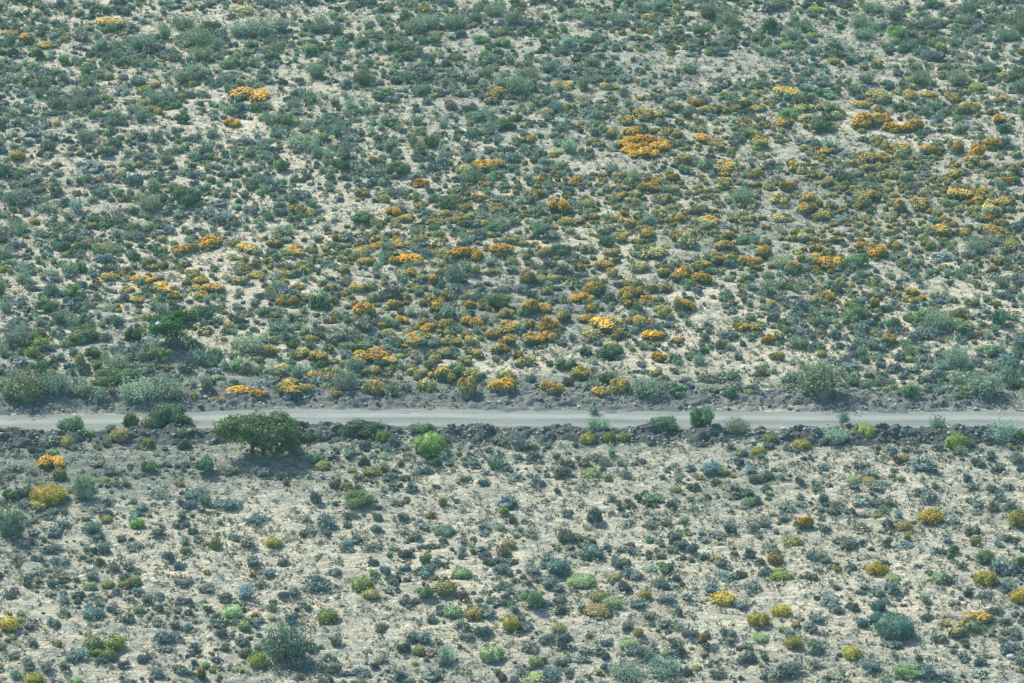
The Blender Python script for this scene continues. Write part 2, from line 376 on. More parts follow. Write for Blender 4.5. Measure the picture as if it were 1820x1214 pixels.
CHILD = {'flo': 'blossom', 'flm': 'blossom', 'flw': 'blossom', 'bush': 'stem', 'rnd': 'stem', 'bushL': 'stem', 'rndL': 'stem'}
ME = {k: [[mesh_from('%s_%d' % ({'low': 'low_shrub', 'flo': 'flowering', 'flm': 'flowering', 'flw': 'flowering', 'cus': 'cushion', 'bush': 'bush', 'rnd': 'shrub', 'bushL': 'bush', 'rndL': 'shrub', 'cusL': 'cushion'}[k], j), v, f, c, [M_OF[k][j]]) for j, (v, f, c) in enumerate(p)] for p in L] for k, L in PN.items()}
# ------------------------------------------------------------------ the kinds: code -> (name, category, proto, colour, blossom colour, words, group)
GO, OL = (.76, .43, .03), (.66, .56, .18)
KIND = {
 'S':  ('low_shrub', 'shrub', 'low', (.205, .255, .215), None, 'low dark-grey shrub'),
 'R':  ('low_shrub', 'shrub', 'low', (.25, .21, .16), None, 'low rusty-brown shrub'),
 'B':  ('grey_leaved_shrub', 'shrub', 'low', (.205, .28, .265), None, 'bluish-grey shrub'),
 'O':  ('flowering_shrub', 'shrub', 'flo', (.19, .23, .12), GO, 'bright orange-flowered shrub'),
 'm':  ('flowering_shrub', 'shrub', 'flm', (.22, .27, .15), (.70, .45, .07), 'patchily orange-flowered shrub'),
 'o':  ('flowering_shrub', 'shrub', 'flw', (.28, .32, .17), OL, 'faded gold-flowered olive shrub'),
 'Y':  ('cushion_shrub', 'shrub', 'cus', (.37, .35, .075), None, 'rounded yellow cushion shrub'),
 'y':  ('cushion_shrub', 'shrub', 'cus', (.32, .31, .12), None, 'dull olive-yellow cushion shrub'),
 'r':  ('cushion_shrub', 'shrub', 'cus', (.36, .31, .14), None, 'tan cushion shrub'),
 'K':  ('cushion_shrub', 'shrub', 'cus', (.42, .35, .06), None, 'golden cushion shrub'),
 'L':  ('cushion_shrub', 'shrub', 'cus', (.24, .32, .085), None, 'lime-green cushion shrub'),
 'l':  ('cushion_shrub', 'shrub', 'cus', (.27, .36, .17), None, 'pale green cushion shrub'),
 'T':  ('cushion_plant', 'plant', 'cus', (.115, .22, .18), None, 'teal-green domed plant'),
 'G':  ('tall_bush', 'bush', 'bush', (.225, .325, .21), None, 'green feathery bush'),
 'P':  ('tall_bush', 'bush', 'bush', (.26, .36, .26), None, 'pale feathery bush'),
 'g':  ('green_shrub', 'shrub', 'rnd', (.18, .30, .14), None, 'fresh green shrub'),
 'D':  ('green_shrub', 'shrub', 'rnd', (.11, .205, .115), None, 'dark green shrub'),
}
# tiles of the photo, three times enlarged: code, x of the middle, y of the foot, width, height
T_ = {
'0 0': """G 765 275 130 110;G 640 295 110 90;G 880 220 70 100;G 980 175 120 90;G 1060 265 180 130;G 1080 340 120 110;G 1150 280 100 90;G 1380 215 180 130#broad feathery clump near the top|among paler scrub;G 1500 180 100 90;G 1690 190 110 80;G 1790 200 80 80;G 685 350 90 60;G 930 340 100 70;g 1220 370 90 60;P 1225 455 100 80;G 980 460 120 100;G 1035 410 90 80;G 1690 430 110 110;G 1740 340 80 60;G 850 570 150 110#dark-hearted bush beside a lime cushion|in the upper scrub;G 430 590 120 90;D 975 670 90 70;G 720 620 100 70;G 1560 590 90 70;G 1650 560 100 90;G 1450 680 110 80;G 1620 820 200 120#wide double bush on the upper slope|with two grown-together crowns;G 1400 820 90 70;G 1330 850 80 70;D 1000 1110 170 110#widest dark shrub of the upper slope|with a shaded right side;G 820 1030 80 80;P 1030 860 80 70;G 90 1110 180 110;D 20 960 60 100;P 1640 690 80 60;G 1800 740 60 110;g 460 400 80 60;D 65 310 60 60;g 205 320 60 60;g 345 350 60 60;g 510 90 60 60;D 640 40 70 50;G 745 1090 90 70;G 630 1200 80 60;D 500 1200 80 50;D 910 1140 70 60;G 250 1140 100 70;g 1370 610 80 60;L 385 55 50 30;y 585 430 50 40;L 770 510 80 50;L 1650 285 90 45;L 1650 195 50 25;y 1675 240 40 35;y 760 360 40 30;Y 93 865 80 50#flat yellow cushion near the left edge|on the upper slope;Y 970 530 45 30;g 1735 280 60 40;y 1360 600 60 30;m 65 205 100 40;m 590 170 150 40;m 460 170 70 25;m 640 160 80 45;m 235 268 90 40;o 295 185 70 30;O 1335 560 190 70#long orange blaze of the upper left|standing alone on pale soil;m 1270 585 60 30;O 1235 685 80 50;O 1580 1140 70 45;m 310 895 45 30;m 1250 520 60 40;m 1670 545 30 20;o 1775 90 50 30;o 1300 90 120 40;m 520 735 25 15;m 550 705 25 15;m 540 815 25 15;B 1505 35 90 40;B 730 460 110 60;B 570 960 60 50;B 1800 1080 60 40;B 570 660 70 40;B 640 510 100 50;B 120 520 70 40;B 480 920 130 70;B 1170 1120 110 60;S 560 80 60 50;S 1300 780 110 60;S 780 850 90 40;S 880 830 60 35;S 150 1000 80 50""",
'607 0': """g 245 70 80 50;G 400 185 120 110#leafy bush below the top edge|beside a taller thin one;G 340 130 80 90;G 590 165 120 110;G 740 70 90 60;G 820 100 110 90;G 920 150 110 120;G 1480 150 120 100#bushy dome at the top edge|with its foot in pale sand;G 1340 125 90 60;g 1280 110 120 60;G 1200 110 80 50;g 1495 40 80 60;G 1620 60 120 60;g 100 260 80 60;D 345 255 60 50;g 290 290 90 60;G 110 470 120 120#lone tall bush on the grey slope|with a blue-grey shrub to its left;G 990 430 130 80;P 1105 400 90 90;P 860 490 80 80;P 1340 370 90 80;P 1140 250 50 50;g 350 330 80 50;G 390 800 80 90;g 475 800 80 70;P 1050 1160 110 80;P 1040 1210 80 50;G 835 1214 130 70;g 100 1210 100 60;g 770 310 70 45;g 745 240 90 50;g 855 260 80 55;g 935 655 60 50;D 750 670 180 80;D 1160 305 120 55;S 130 300 90 40;S 1080 290 80 50;B 280 560 100 50;O 440 75 60 40;m 705 150 50 30;y 845 190 80 30;y 500 200 80 35;m 265 500 60 35;m 820 530 110 60;m 800 560 70 40;R 600 335 90 40;m 1175 490 120 50;m 1430 490 100 45;m 1400 635 70 45;m 1510 670 90 50;m 1600 640 120 60;o 1700 640 120 50;m 1790 600 80 50;m 1510 620 60 30;O 1560 740 100 60;O 1510 790 80 50;O 1590 800 90 50;O 1585 850 120 65#brightest orange shrub of all|at the front of a blazing patch;O 1690 820 120 60;O 1540 800 110 65;O 1615 785 110 65;O 1555 835 120 60;O 1640 850 100 60;O 1700 790 90 45;m 1740 720 70 40;m 1790 740 60 40;m 1420 740 35 35;o 150 605 60 30;m 260 585 60 35;m 180 880 70 50;O 425 1005 70 50;m 615 930 80 40;o 660 940 90 60;m 730 920 100 60;O 820 915 120 60#long orange crest left of centre|on a dark green base;O 1090 975 60 45;O 1255 1005 80 60;O 1160 1155 110 85#tall orange shrub with grey neighbour|above the middle of the picture;m 1225 1200 90 40;m 1310 1175 50 30;m 605 1080 70 40;m 660 1075 50 30;O 735 1080 80 50;m 1010 1080 70 35;Y 1130 840 50 30;o 830 840 60 30;m 1480 960 70 45;m 1570 960 80 50;m 1380 1000 50 25;m 1500 1025 80 35;m 1465 1075 80 45;m 1555 1095 70 40;m 1680 985 90 40;o 1760 1120 60 30;m 1690 1150 70 35;m 1780 1190 80 50;m 1470 1190 70 40;m 1520 1210 90 40;O 275 1160 80 50;m 340 1190 90 45;m 280 1205 60 30;O 545 1160 70 40;O 510 1205 80 35;m 620 1180 60 30;m 665 1180 50 30;m 190 1210 60 40;m 745 1210 80 40;m 425 1110 70 30;m 700 720 60 40;y 1320 1120 60 60;o 1655 120 110 45;m 1800 880 60 40;m 1700 770 60 40;o 1280 540 60 30;L 245 170 50 35;L 145 190 60 30;L 510 310 60 40;L 520 385 50 25;L 1600 280 45 30;L 1750 300 35 35;g 1330 440 60 40;g 270 680 80 50;L 1760 90 40 30;L 340 660 40 20;B 590 220 90 45;B 635 205 60 45;S 360 425 80 50;B 1200 540 60 50;S 1420 490 90 50;B 1510 440 90 50;B 30 480 70 60;B 530 30 60 40;B 20 810 90 60;B 1800 520 90 50;B 1350 215 90 50;S 850 1090 110 50;B 1210 1150 90 50;S 590 640 90 40""",
'1214 0': """G 135 105 120 110;G 235 140 110 90;G 280 165 80 70;G 505 55 90 60;D 465 185 80 100#upright dark bush near the top|on open pale ground;G 585 220 90 80;G 635 180 80 80;G 945 160 110 100;G 960 225 130 80;G 1020 90 150 90#wide bush mass at the top right|made of several crowns;G 1130 120 90 90;G 1010 180 100 80;D 1340 60 100 60;G 1505 140 100 80;S 1345 190 110 70;G 1725 230 110 90;G 1790 120 90 80;P 1640 135 80 60;G 40 400 100 80;g 90 200 70 70;g 75 260 70 50;G 915 515 90 80#small solitary bush above the orange field|in the upper right;G 1790 410 100 80;G 1800 500 90 90;G 310 1100 120 110#greyish bush inside the orange field|upper right of centre;P 1535 250 90 60;L 12 30 45 35;L 705 75 80 40;L 855 80 40 30;l 555 265 70 40;L 690 205 60 30;l 1130 235 60 40;L 1370 265 65 40;y 805 345 65 35;g 1415 380 60 40;y 1210 445 60 35;L 1570 490 80 50;g 770 535 80 30;g 560 640 100 60;L 825 485 35 30;S 1475 330 110 45;D 1610 405 140 60;S 1225 380 70 45;B 220 300 90 50;B 1505 705 80 60#round blue-grey shrub on pale sand|in the upper right;D 745 720 140 80;B 885 850 100 45;S 45 310 70 30;B 1660 70 90 40;R 245 225 80 30;m 420 410 50 30;o 505 485 60 30;o 400 520 90 40;m 560 530 140 60;m 475 570 80 35;O 80 580 70 50;O 35 610 60 40;m 155 610 60 35;m 240 610 60 35;m 400 600 90 40;m 320 580 60 50;m 535 690 110 60;o 640 600 100 50;m 70 705 70 35;O 90 765 110 50;m 165 780 90 40;m 415 795 90 60;o 365 735 100 40;m 660 815 70 40;m 745 840 80 50;O 970 700 140 90;O 1060 665 110 60;O 1140 720 120 70;O 1230 720 110 80#bushy orange crest of the upper right|over a dark base;O 1050 605 50 40;m 960 585 110 50;m 1190 590 60 40;o 1040 540 130 60;m 1180 535 120 50;m 1310 530 100 40;m 1430 550 90 50;m 1700 550 80 45;o 1470 620 110 70;m 1550 610 70 60;O 1570 625 30 25;O 1690 670 60 60;o 1645 620 60 40;O 1560 850 90 80#round gold-topped dome far right|just left of another;O 1645 800 100 70;m 1440 830 100 80;m 1310 830 100 60;m 1150 830 120 60;m 1060 880 90 60;m 960 900 140 80;O 1800 300 50 40;m 1580 890 150 40;O 1720 990 70 50;m 1780 930 60 50;m 1480 1080 120 70;m 1580 1050 90 50;m 1590 1100 90 50;m 1720 1110 110 60;o 1400 1110 50 50;m 1170 1150 90 90;m 1250 1130 110 70;m 1010 1080 80 60;m 970 920 60 40;m 700 1110 130 80;m 660 1150 100 70;m 460 1020 60 40;o 360 1120 120 50;m 60 1140 80 40;m 160 1140 50 30;m 350 1190 80 40;m 140 1210 110 50;m 20 880 50 50;m 215 920 130 50;o 520 1200 110 50;m 740 1180 110 50;S 860 1200 100 60;m 1540 1170 80 40;m 1480 1140 60 40;o 830 1030 80 40;o 940 1060 90 40;o 840 640 100 50;o 760 590 100 50;o 630 660 100 50;o 1100 960 100 60;o 620 930 100 60;o 1700 430 90 40;o 1500 440 90 40;o 1460 960 110 60;S 520 1000 90 50;S 1240 860 110 50""",
'0 405': """D 720 610 100 90#dark shrub left of the slanting tree|with a dense round crown;g 440 610 160 85;S 820 640 120 70;S 930 670 140 90;S 1030 660 110 70;L 215 660 90 80#bright lime bush near the left edge|with a tall rounded top;L 175 700 70 70;P 90 640 150 120;P 20 690 60 70;g 400 380 100 70;g 250 460 110 80;P 610 660 80 50;B 760 700 120 100;g 860 720 120 80;P 630 770 130 100;G 1480 570 120 80;G 1330 680 150 120;g 1270 760 80 50;G 140 940 200 180#big roadside bush nearest the left edge|beyond the road;P 290 910 140 150;P 60 930 100 120;G 450 910 100 90;B 365 910 90 70;g 590 850 150 90;g 700 840 130 90;P 730 940 170 140#pale bushy clump above the road|dark on its right side;P 900 920 150 130;P 530 940 90 90;R 600 910 90 70;D 20 890 40 80;S 1110 880 80 90;S 1430 850 140 60;g 1700 440 100 90;G 100 40 120 80;G 330 20 90 60;g 440 240 70 60;G 130 300 100 70;G 30 170 80 80;y 580 140 110 60;g 410 130 60 50;B 750 60 90 50;B 60 130 100 60;B 270 270 90 50;G 220 60 100 60;G 690 70 80 60;G 1510 50 120 70;G 30 460 70 90;O 965 150 110 60;O 1110 120 130 70#widest orange blaze on the left slope|level with the middle of the hill;O 1030 130 60 50;m 1245 105 70 45;m 1465 110 70 45;m 1560 160 130 60;m 1320 140 110 50;o 1740 120 60 25;m 590 290 90 50;O 755 300 110 50;m 840 285 60 30;m 865 360 130 60;m 675 350 80 35;m 740 405 90 40;m 930 390 80 50;m 1020 275 90 50;m 1080 310 100 50;m 1060 350 90 40;m 1080 395 80 50;m 1140 360 110 60;m 860 220 60 40;m 810 235 70 40;m 780 215 50 50;O 1450 220 50 25;m 1530 270 80 40;m 1280 220 60 30;m 1615 210 60 30;m 1370 280 90 40;m 1480 330 80 40;O 1590 335 60 30;m 1520 300 50 30;m 1760 350 70 50;m 1770 410 60 45;O 1000 460 60 20;m 1440 690 80 60;m 1670 620 70 50;o 1100 580 90 50;o 1600 700 120 60;m 1700 720 90 60;o 1500 780 100 50;R 1310 780 80 60;o 1400 800 60 40;O 1260 900 130 60#orange shrub on the far verge|lowest of the left slope;m 1170 930 80 30;O 1390 910 90 50;m 1540 900 150 80;m 1640 880 90 50;m 1690 820 100 60;o 1790 830 80 80;Y 1030 920 40 50;y 430 750 50 90;y 1220 550 60 50;o 1150 690 80 45;m 1790 900 100 50;g 370 1120 130 110;D 900 1080 190 140#big dark bush overhanging the near bank|left of the spreading tree;g 700 1070 80 80;y 800 1080 90 80;g 960 1130 90 70;S 260 1180 120 80;g 460 1130 80 60;y 640 1150 100 80;y 360 1170 70 60;y 790 1170 60 50;S 60 1150 120 60;g 990 1060 70 60;g 590 1080 50 30;D 1530 1185 110 80;D 1640 1150 70 60;S 1700 1140 110 60""",
'607 405': """m 200 80 80 35;O 200 120 90 35;m 300 110 90 40;O 305 75 70 30;m 415 80 70 40;m 350 100 60 30;o 520 110 90 50;m 90 150 110 35;m 140 205 100 50;O 275 205 70 50;O 360 205 110 60#broad orange cushion left of centre|on a pale slope;O 640 185 130 70#leftmost of three touching orange crests|at the centre of the hill;O 730 180 90 60;O 840 155 140 75;m 20 260 60 60;m 790 255 50 30;o 430 290 70 40;m 490 310 60 60;m 980 300 90 70;o 1060 300 80 50;m 1090 360 60 40;m 1400 235 100 60;m 1435 265 70 50;o 1440 160 90 50;m 1480 80 90 50;m 1610 60 110 60;o 1650 180 180 70;o 1590 240 110 60;m 1720 270 70 60;m 1800 290 110 80;m 1330 370 120 90;O 1270 400 90 60;m 1310 410 80 50;m 1735 350 60 50;m 1655 350 60 50;m 1500 410 90 70;O 1565 370 80 60#small gold-topped dome right of centre|beside a twin;m 1520 370 80 50;m 1545 430 80 50;O 1640 410 80 45;m 1710 480 80 60;m 1800 450 60 80;O 105 500 140 110#tall gold shrub below the left middle|with flowers down its flanks;m 85 515 90 40;m 290 440 80 60;m 560 390 60 50;m 500 410 100 60;O 680 430 60 40;o 30 370 70 40;m 85 350 70 50;m 130 345 50 40;O 325 520 70 50;m 425 530 70 50;m 530 550 90 60;O 465 565 80 50;O 690 540 120 60#flat orange crest below centre|over a dark left flank;m 580 590 60 50;m 410 630 140 70;m 560 640 90 50;m 600 640 80 50;m 690 640 70 60;m 880 560 130 50;m 815 600 90 60;m 880 640 90 70;m 850 680 90 60;O 1010 480 90 80;O 1070 460 90 50;m 1185 510 70 60;m 995 535 60 45;O 1110 560 90 80;O 1110 610 90 60#heavy orange shrub between centre and road|in a tight cluster;m 1020 630 110 60;O 1060 620 80 50;m 1290 500 90 40;O 1355 500 40 30;m 1400 560 150 70;o 1330 600 120 50;m 1450 540 90 60;m 1620 550 120 80;O 1660 600 110 60;m 1470 600 70 60;O 1800 615 60 30;O 1700 720 80 60#yellow-orange shrub alone on sand|right of a dark round one;o 250 590 80 50;O 160 740 180 80#broad orange patch shrub above the road|left of the centre line;m 90 750 80 60;m 260 740 80 50;m 180 790 70 50;m 470 740 60 40;o 400 790 110 50;m 165 905 110 90;o 450 880 90 70;m 570 830 130 90;m 660 910 110 110;o 700 820 100 70;O 860 890 120 90#gold-capped shrub on the far verge|left of a lower bright one;o 880 820 100 60;O 1130 890 120 75#low bright orange shrub on the verge|beside a grey scrape;m 720 700 70 50;o 990 760 120 70;m 1470 890 120 80;m 1390 910 110 60;o 1430 650 90 40;o 1680 800 80 50;o 540 700 110 60;o 650 740 100 60;g 695 255 90 60#bright green shrub under the orange crests|at the centre;D 1170 160 130 75#vivid dark green shrub right of centre|on pale sand;g 835 440 120 100;l 965 470 60 50;G 270 910 110 90;S 340 890 80 70;G 1630 920 150 120#round feathery bush on the far verge|right of the centre line;D 1790 910 80 60;D 1430 720 160 90;D 1300 690 80 60;g 1785 720 60 50;g 130 670 90 70;g 75 670 60 50;D 830 30 130 60;g 1050 60 70 80;B 1120 70 100 60;B 600 690 120 60;S 1000 830 70 50;B 800 210 80 60;S 1050 230 110 50;P 1345 1000 55 60;G 1370 1095 120 90#dark tuft rooted in the near bank|with a thin pale stem behind;D 110 1130 190 100#long dark bush on the near bank|right of the spreading tree;L 220 1150 70 70;L 470 1210 150 120#large lime bush below the road|left of centre;g 460 1100 60 60;G 400 1100 70 60;Y 1310 1155 80 60;L 1430 1150 70 60;L 1505 1145 60 50;B 960 1190 120 100#blue-grey dome below the road|at the middle;S 840 1160 110 60;D 1720 1100 150 90;S 50 1210 90 70;S 290 1170 90 70""",
'1214 405': """o 30 110 110 80;o 60 60 100 50;m 220 130 100 60;m 190 200 90 60;m 265 200 90 60;m 410 170 90 80;O 360 210 120 60#bright orange spread right of centre|beside a pale feathery bush;m 390 240 60 40;m 110 240 110 60;O 85 320 120 70#dark-based orange mound right of centre|at the edge of sand;m 20 280 60 80;O 20 440 90 60;D 345 100 130 60;m 465 270 40 30;m 710 140 60 50;O 790 230 120 80#lively gold shrub of the right slope|left of a green one;m 825 90 70 40;O 935 120 80 50;m 990 120 80 40;O 1030 170 90 80;m 630 180 50 40;m 1140 380 55 40;m 1220 370 70 50;O 1215 405 80 40;O 1270 395 60 30;O 770 395 75 50#solitary gold shrub on the right slope|surrounded by grey scrub;m 1025 430 60 60;m 1030 460 60 40;m 755 440 40 20;o 1140 440 30 30;m 670 495 30 20;m 800 490 30 20;O 1455 490 70 45;L 1465 510 60 25;m 345 560 120 60;O 380 550 50 40;O 450 620 70 50;o 510 600 60 40;m 195 650 45 50;m 1095 630 80 60;m 1480 55 90 50;m 1380 50 110 60;m 1620 50 120 60;m 1700 40 70 40;Y 1750 110 70 50;o 1290 30 80 40;o 500 720 90 60;m 1800 870 60 50;m 470 860 50 20;m 550 862 50 20;G 735 920 230 210#largest roadside bush beyond the road|right of centre;P 1455 790 150 190#tall pale bush on the right slope|loose and open;P 1460 840 130 90;P 1600 910 170 150#pale roadside bush at the far right|beyond the road;P 1740 860 100 130;G 1360 560 160 140;D 1690 530 90 110;G 1560 150 130 110;G 1745 780 110 110;D 1655 700 120 80;D 570 340 110 60#blackish green shrub of the right slope|below the orange field;g 1115 550 80 75;P 520 230 120 100;g 1500 570 90 60;g 1210 910 90 80;g 920 220 120 80;B 640 240 110 60;B 480 510 90 80;B 380 890 90 60;B 960 590 120 80;B 1345 600 120 70;B 920 700 80 50;B 905 760 100 50;B 1060 755 60 50;S 820 600 80 60;B 1665 100 110 60;B 1380 200 140 50;B 1790 300 90 60;S 160 840 170 60;B 570 840 80 70;D 255 910 50 50;L 965 920 60 30;g 1480 920 80 50;S 1350 890 110 60;g 105 1080 118 140#upright bush standing before the road|right of centre;G 285 1110 120 100;P 855 1050 60 80;L 965 1130 130 85#brightest lime dome below the road|at the foot of the bank;T 1175 1125 90 60;G 1360 1100 80 100;L 1465 1190 120 95#lime and yellow dome at far right|below the road;P 1690 1150 160 120#pale bush at the near bank|far right;L 460 1150 70 50;P 815 1160 110 100;Y 630 1180 90 50;Y 400 1214 75 45;g 1800 1140 40 60;S 1115 1210 70 40;S 455 1185 60 40;S 920 400 60 30;S 1280 600 80 50;S 1100 850 100 50;S 1290 730 100 60""",
'0 810': """O 280 80 130 75#gold-topped shrub near the left edge|with a smaller one before it;K 265 262 165 105#large golden dome at the lower left|the roundest there;y 555 145 60 30;o 320 130 70 70;Y 210 280 90 40;O 1350 655 30 35;O 1075 1190 50 60;m 1125 1065 30 20;m 1270 1150 50 20;y 1150 500 55 65;Y 1105 635 40 30;m 1350 885 40 20;y 1725 85 75 60;R 1530 160 35 30;K 45 930 110 70;Y 180 1214 100 50#yellow cushion cut by the bottom edge|at the lower left;Y 310 1020 40 40;Y 1455 490 80 55;L 730 390 80 55;l 500 1035 100 75;L 610 1040 110 80#brightest lime dome of the lower left|in a clump of four;L 515 1065 60 40;L 580 1090 90 60;L 1380 1135 100 90#lime dome against a tall bush|near the bottom edge;l 1240 870 100 70;L 1750 900 110 75;l 575 705 70 40;l 715 700 80 60;l 990 525 60 40;T 485 415 90 60#dark teal dome of the lower left|half behind a grey shrub;T 505 870 110 60#long teal dome low at the left|on pale soil;T 1040 240 110 60;G 450 240 120 150#upright grey-green bush right of the golden dome|at the lower left;G 60 450 150 200#tall bush cut by the left edge|below the road;g 800 90 80 70;D 1100 100 100 90;g 1690 50 80 60;G 1530 1110 240 230#biggest bush near the bottom edge|left of centre;B 1590 1150 150 100;g 60 240 80 60;B 1300 780 110 100;B 890 1000 140 80#wide bluish mound near the bottom|in the left third;B 275 525 110 60;B 320 590 100 60;B 890 580 80 80;B 945 620 80 70;B 1750 380 120 80;B 1200 310 180 70;B 1370 380 130 60;B 1680 250 70 80;B 1680 720 160 80;S 340 405 100 60;S 510 310 110 50;S 270 340 130 50;S 130 290 80 60;S 60 80 110 50;S 180 110 90 50;S 40 130 110 40;S 590 110 80 60;S 500 70 120 60;S 1410 120 80 60;S 1520 135 90 50;S 1220 110 130 60;S 870 230 130 50;S 1020 420 70 40;S 830 440 100 50;S 720 510 120 50;S 555 530 60 60;S 500 530 60 40;S 530 590 60 50;S 690 610 90 60;S 600 620 80 60;S 1330 500 90 80;S 1350 600 80 70;S 1500 600 80 50;S 270 710 80 60;S 340 660 70 35;S 190 655 90 40;S 150 710 50 50;S 335 800 80 60;S 970 700 120 60;S 970 1170 100 60;S 1290 1020 80 60;S 400 1100 160 90;S 560 1120 110 60;S 250 1150 90 60;S 80 1090 80 50;S 150 930 80 50;S 290 920 80 60;S 680 890 80 50;S 850 840 50 50;S 1010 860 60 40;S 970 340 50 50;S 1110 740 110 60;S 1430 650 80 50;S 1560 760 80 70;S 1620 360 80 50;S 1640 430 100 60;S 1740 430 60 40;S 1790 640 70 50;S 670 1140 80 50;S 760 1110 100 70;S 1790 1010 60 60;S 1780 1160 80 60;S 1180 970 60 50;S 1200 1040 60 40;S 780 790 60 60;S 1210 780 90 50;S 580 330 60 40;T 720 325 60 30;S 180 430 60 40;S 100 585 60 25;S 480 670 90 50;S 1400 710 70 40;S 1150 890 70 60;S 930 930 60 50;S 1040 1050 60 60;S 200 570 70 50;S 1250 450 60 40;S 1060 470 60 40;S 1460 830 80 50;S 890 1050 60 40;S 150 1130 70 60""",
'607 810': """g 90 280 140 85#bright green shrub on lower pale ground|left of centre;G 820 75 90 80;D 480 30 70 50;L 110 720 110 70#fresh lime dome at lower centre left|with an olive one in front;y 155 765 90 55;L 865 320 50 50;T 1335 565 120 80#upper of two teal domes|in the lower middle;T 1155 635 120 80#lower of two teal domes|in the lower middle;T 450 635 80 50;S 400 635 60 35;Y 905 935 90 80#yellow dome at the lower middle|with a dark shrub on its right;r 710 875 85 70;l 590 865 90 60;l 800 1100 120 80;g 1010 825 120 110#olive bushy dome at the lower middle|well rounded;y 1450 665 65 35;Y 1620 770 65 50;T 545 430 110 50;l 640 660 100 60;l 1280 700 140 50;l 1440 820 100 60;y 1370 785 90 60;r 1360 855 130 60;y 550 740 110 70;l 1035 1130 70 60;y 1150 950 80 60;Y 1320 975 30 30;r 1585 965 50 50;l 1330 120 100 50;g 1420 140 50 35;R 855 535 80 60;y 540 270 45 50;m 465 335 45 35;Y 390 1115 30 20;P 1520 1200 160 90;P 1720 1180 160 100#pale spreading bush at the bottom edge|right of the middle;l 1530 1030 90 50;l 1030 1205 100 40;y 25 180 60 40;y 160 110 100 50;B 335 350 65 50;B 890 270 120 70;B 40 520 110 70;B 1110 1190 120 70;B 450 1010 90 80;B 380 1000 90 70;B 740 970 120 80;S 370 190 70 50;S 370 820 130 60;S 210 940 90 50;S 310 1200 80 60;S 210 1110 80 50;S 500 1190 100 60;S 1190 470 120 90#three-pronged dark shrub of the lower middle|on open sand;S 1510 620 130 80;S 1350 360 80 100;S 1650 390 80 50;S 1780 470 60 60;S 1750 290 80 60;D 1670 250 100 40;S 660 990 90 60;S 990 1060 140 60;S 1100 1000 100 50;S 1200 1030 100 90;S 1570 1090 130 80;S 1650 1080 80 60;S 1410 65 140 40;S 1210 70 60 50;S 1290 60 60 50;S 760 110 60 40;S 920 135 80 30;S 500 180 50 30;S 260 140 90 60;S 430 110 120 60;S 50 340 90 50;S 190 350 50 50;S 120 60 60 60;S 660 140 60 30;S 390 470 80 60;S 500 510 110 50;S 340 545 70 50;S 180 535 160 50;S 170 590 60 40;S 290 680 50 50;S 250 740 50 40;S 740 530 60 50;S 840 580 70 40;S 900 600 110 40;S 770 580 50 40;S 1000 440 90 50;S 1010 640 90 60;S 1060 690 90 50;S 880 710 60 40;S 1100 570 90 50;S 1700 720 100 70;S 1740 790 100 60;S 1580 820 100 60;S 1640 880 80 50;S 1170 850 80 60;S 540 860 90 50;S 790 870 70 50;S 980 940 120 60;S 1720 930 90 60;S 1640 630 80 50;S 1780 670 60 40;S 330 1050 70 50;S 1700 560 60 40;S 1210 330 80 50;S 1550 290 70 40;S 910 360 50 40;S 440 400 60 40;S 190 410 60 50;S 80 460 80 50;S 30 390 50 40;S 1290 840 60 50;S 1300 1060 70 40;S 1420 1090 60 40;S 1290 1110 80 40;S 1170 1130 70 60;S 110 1190 120 50;S 1410 1020 60 40;S 1800 860 40 60;S 970 1180 80 50""",
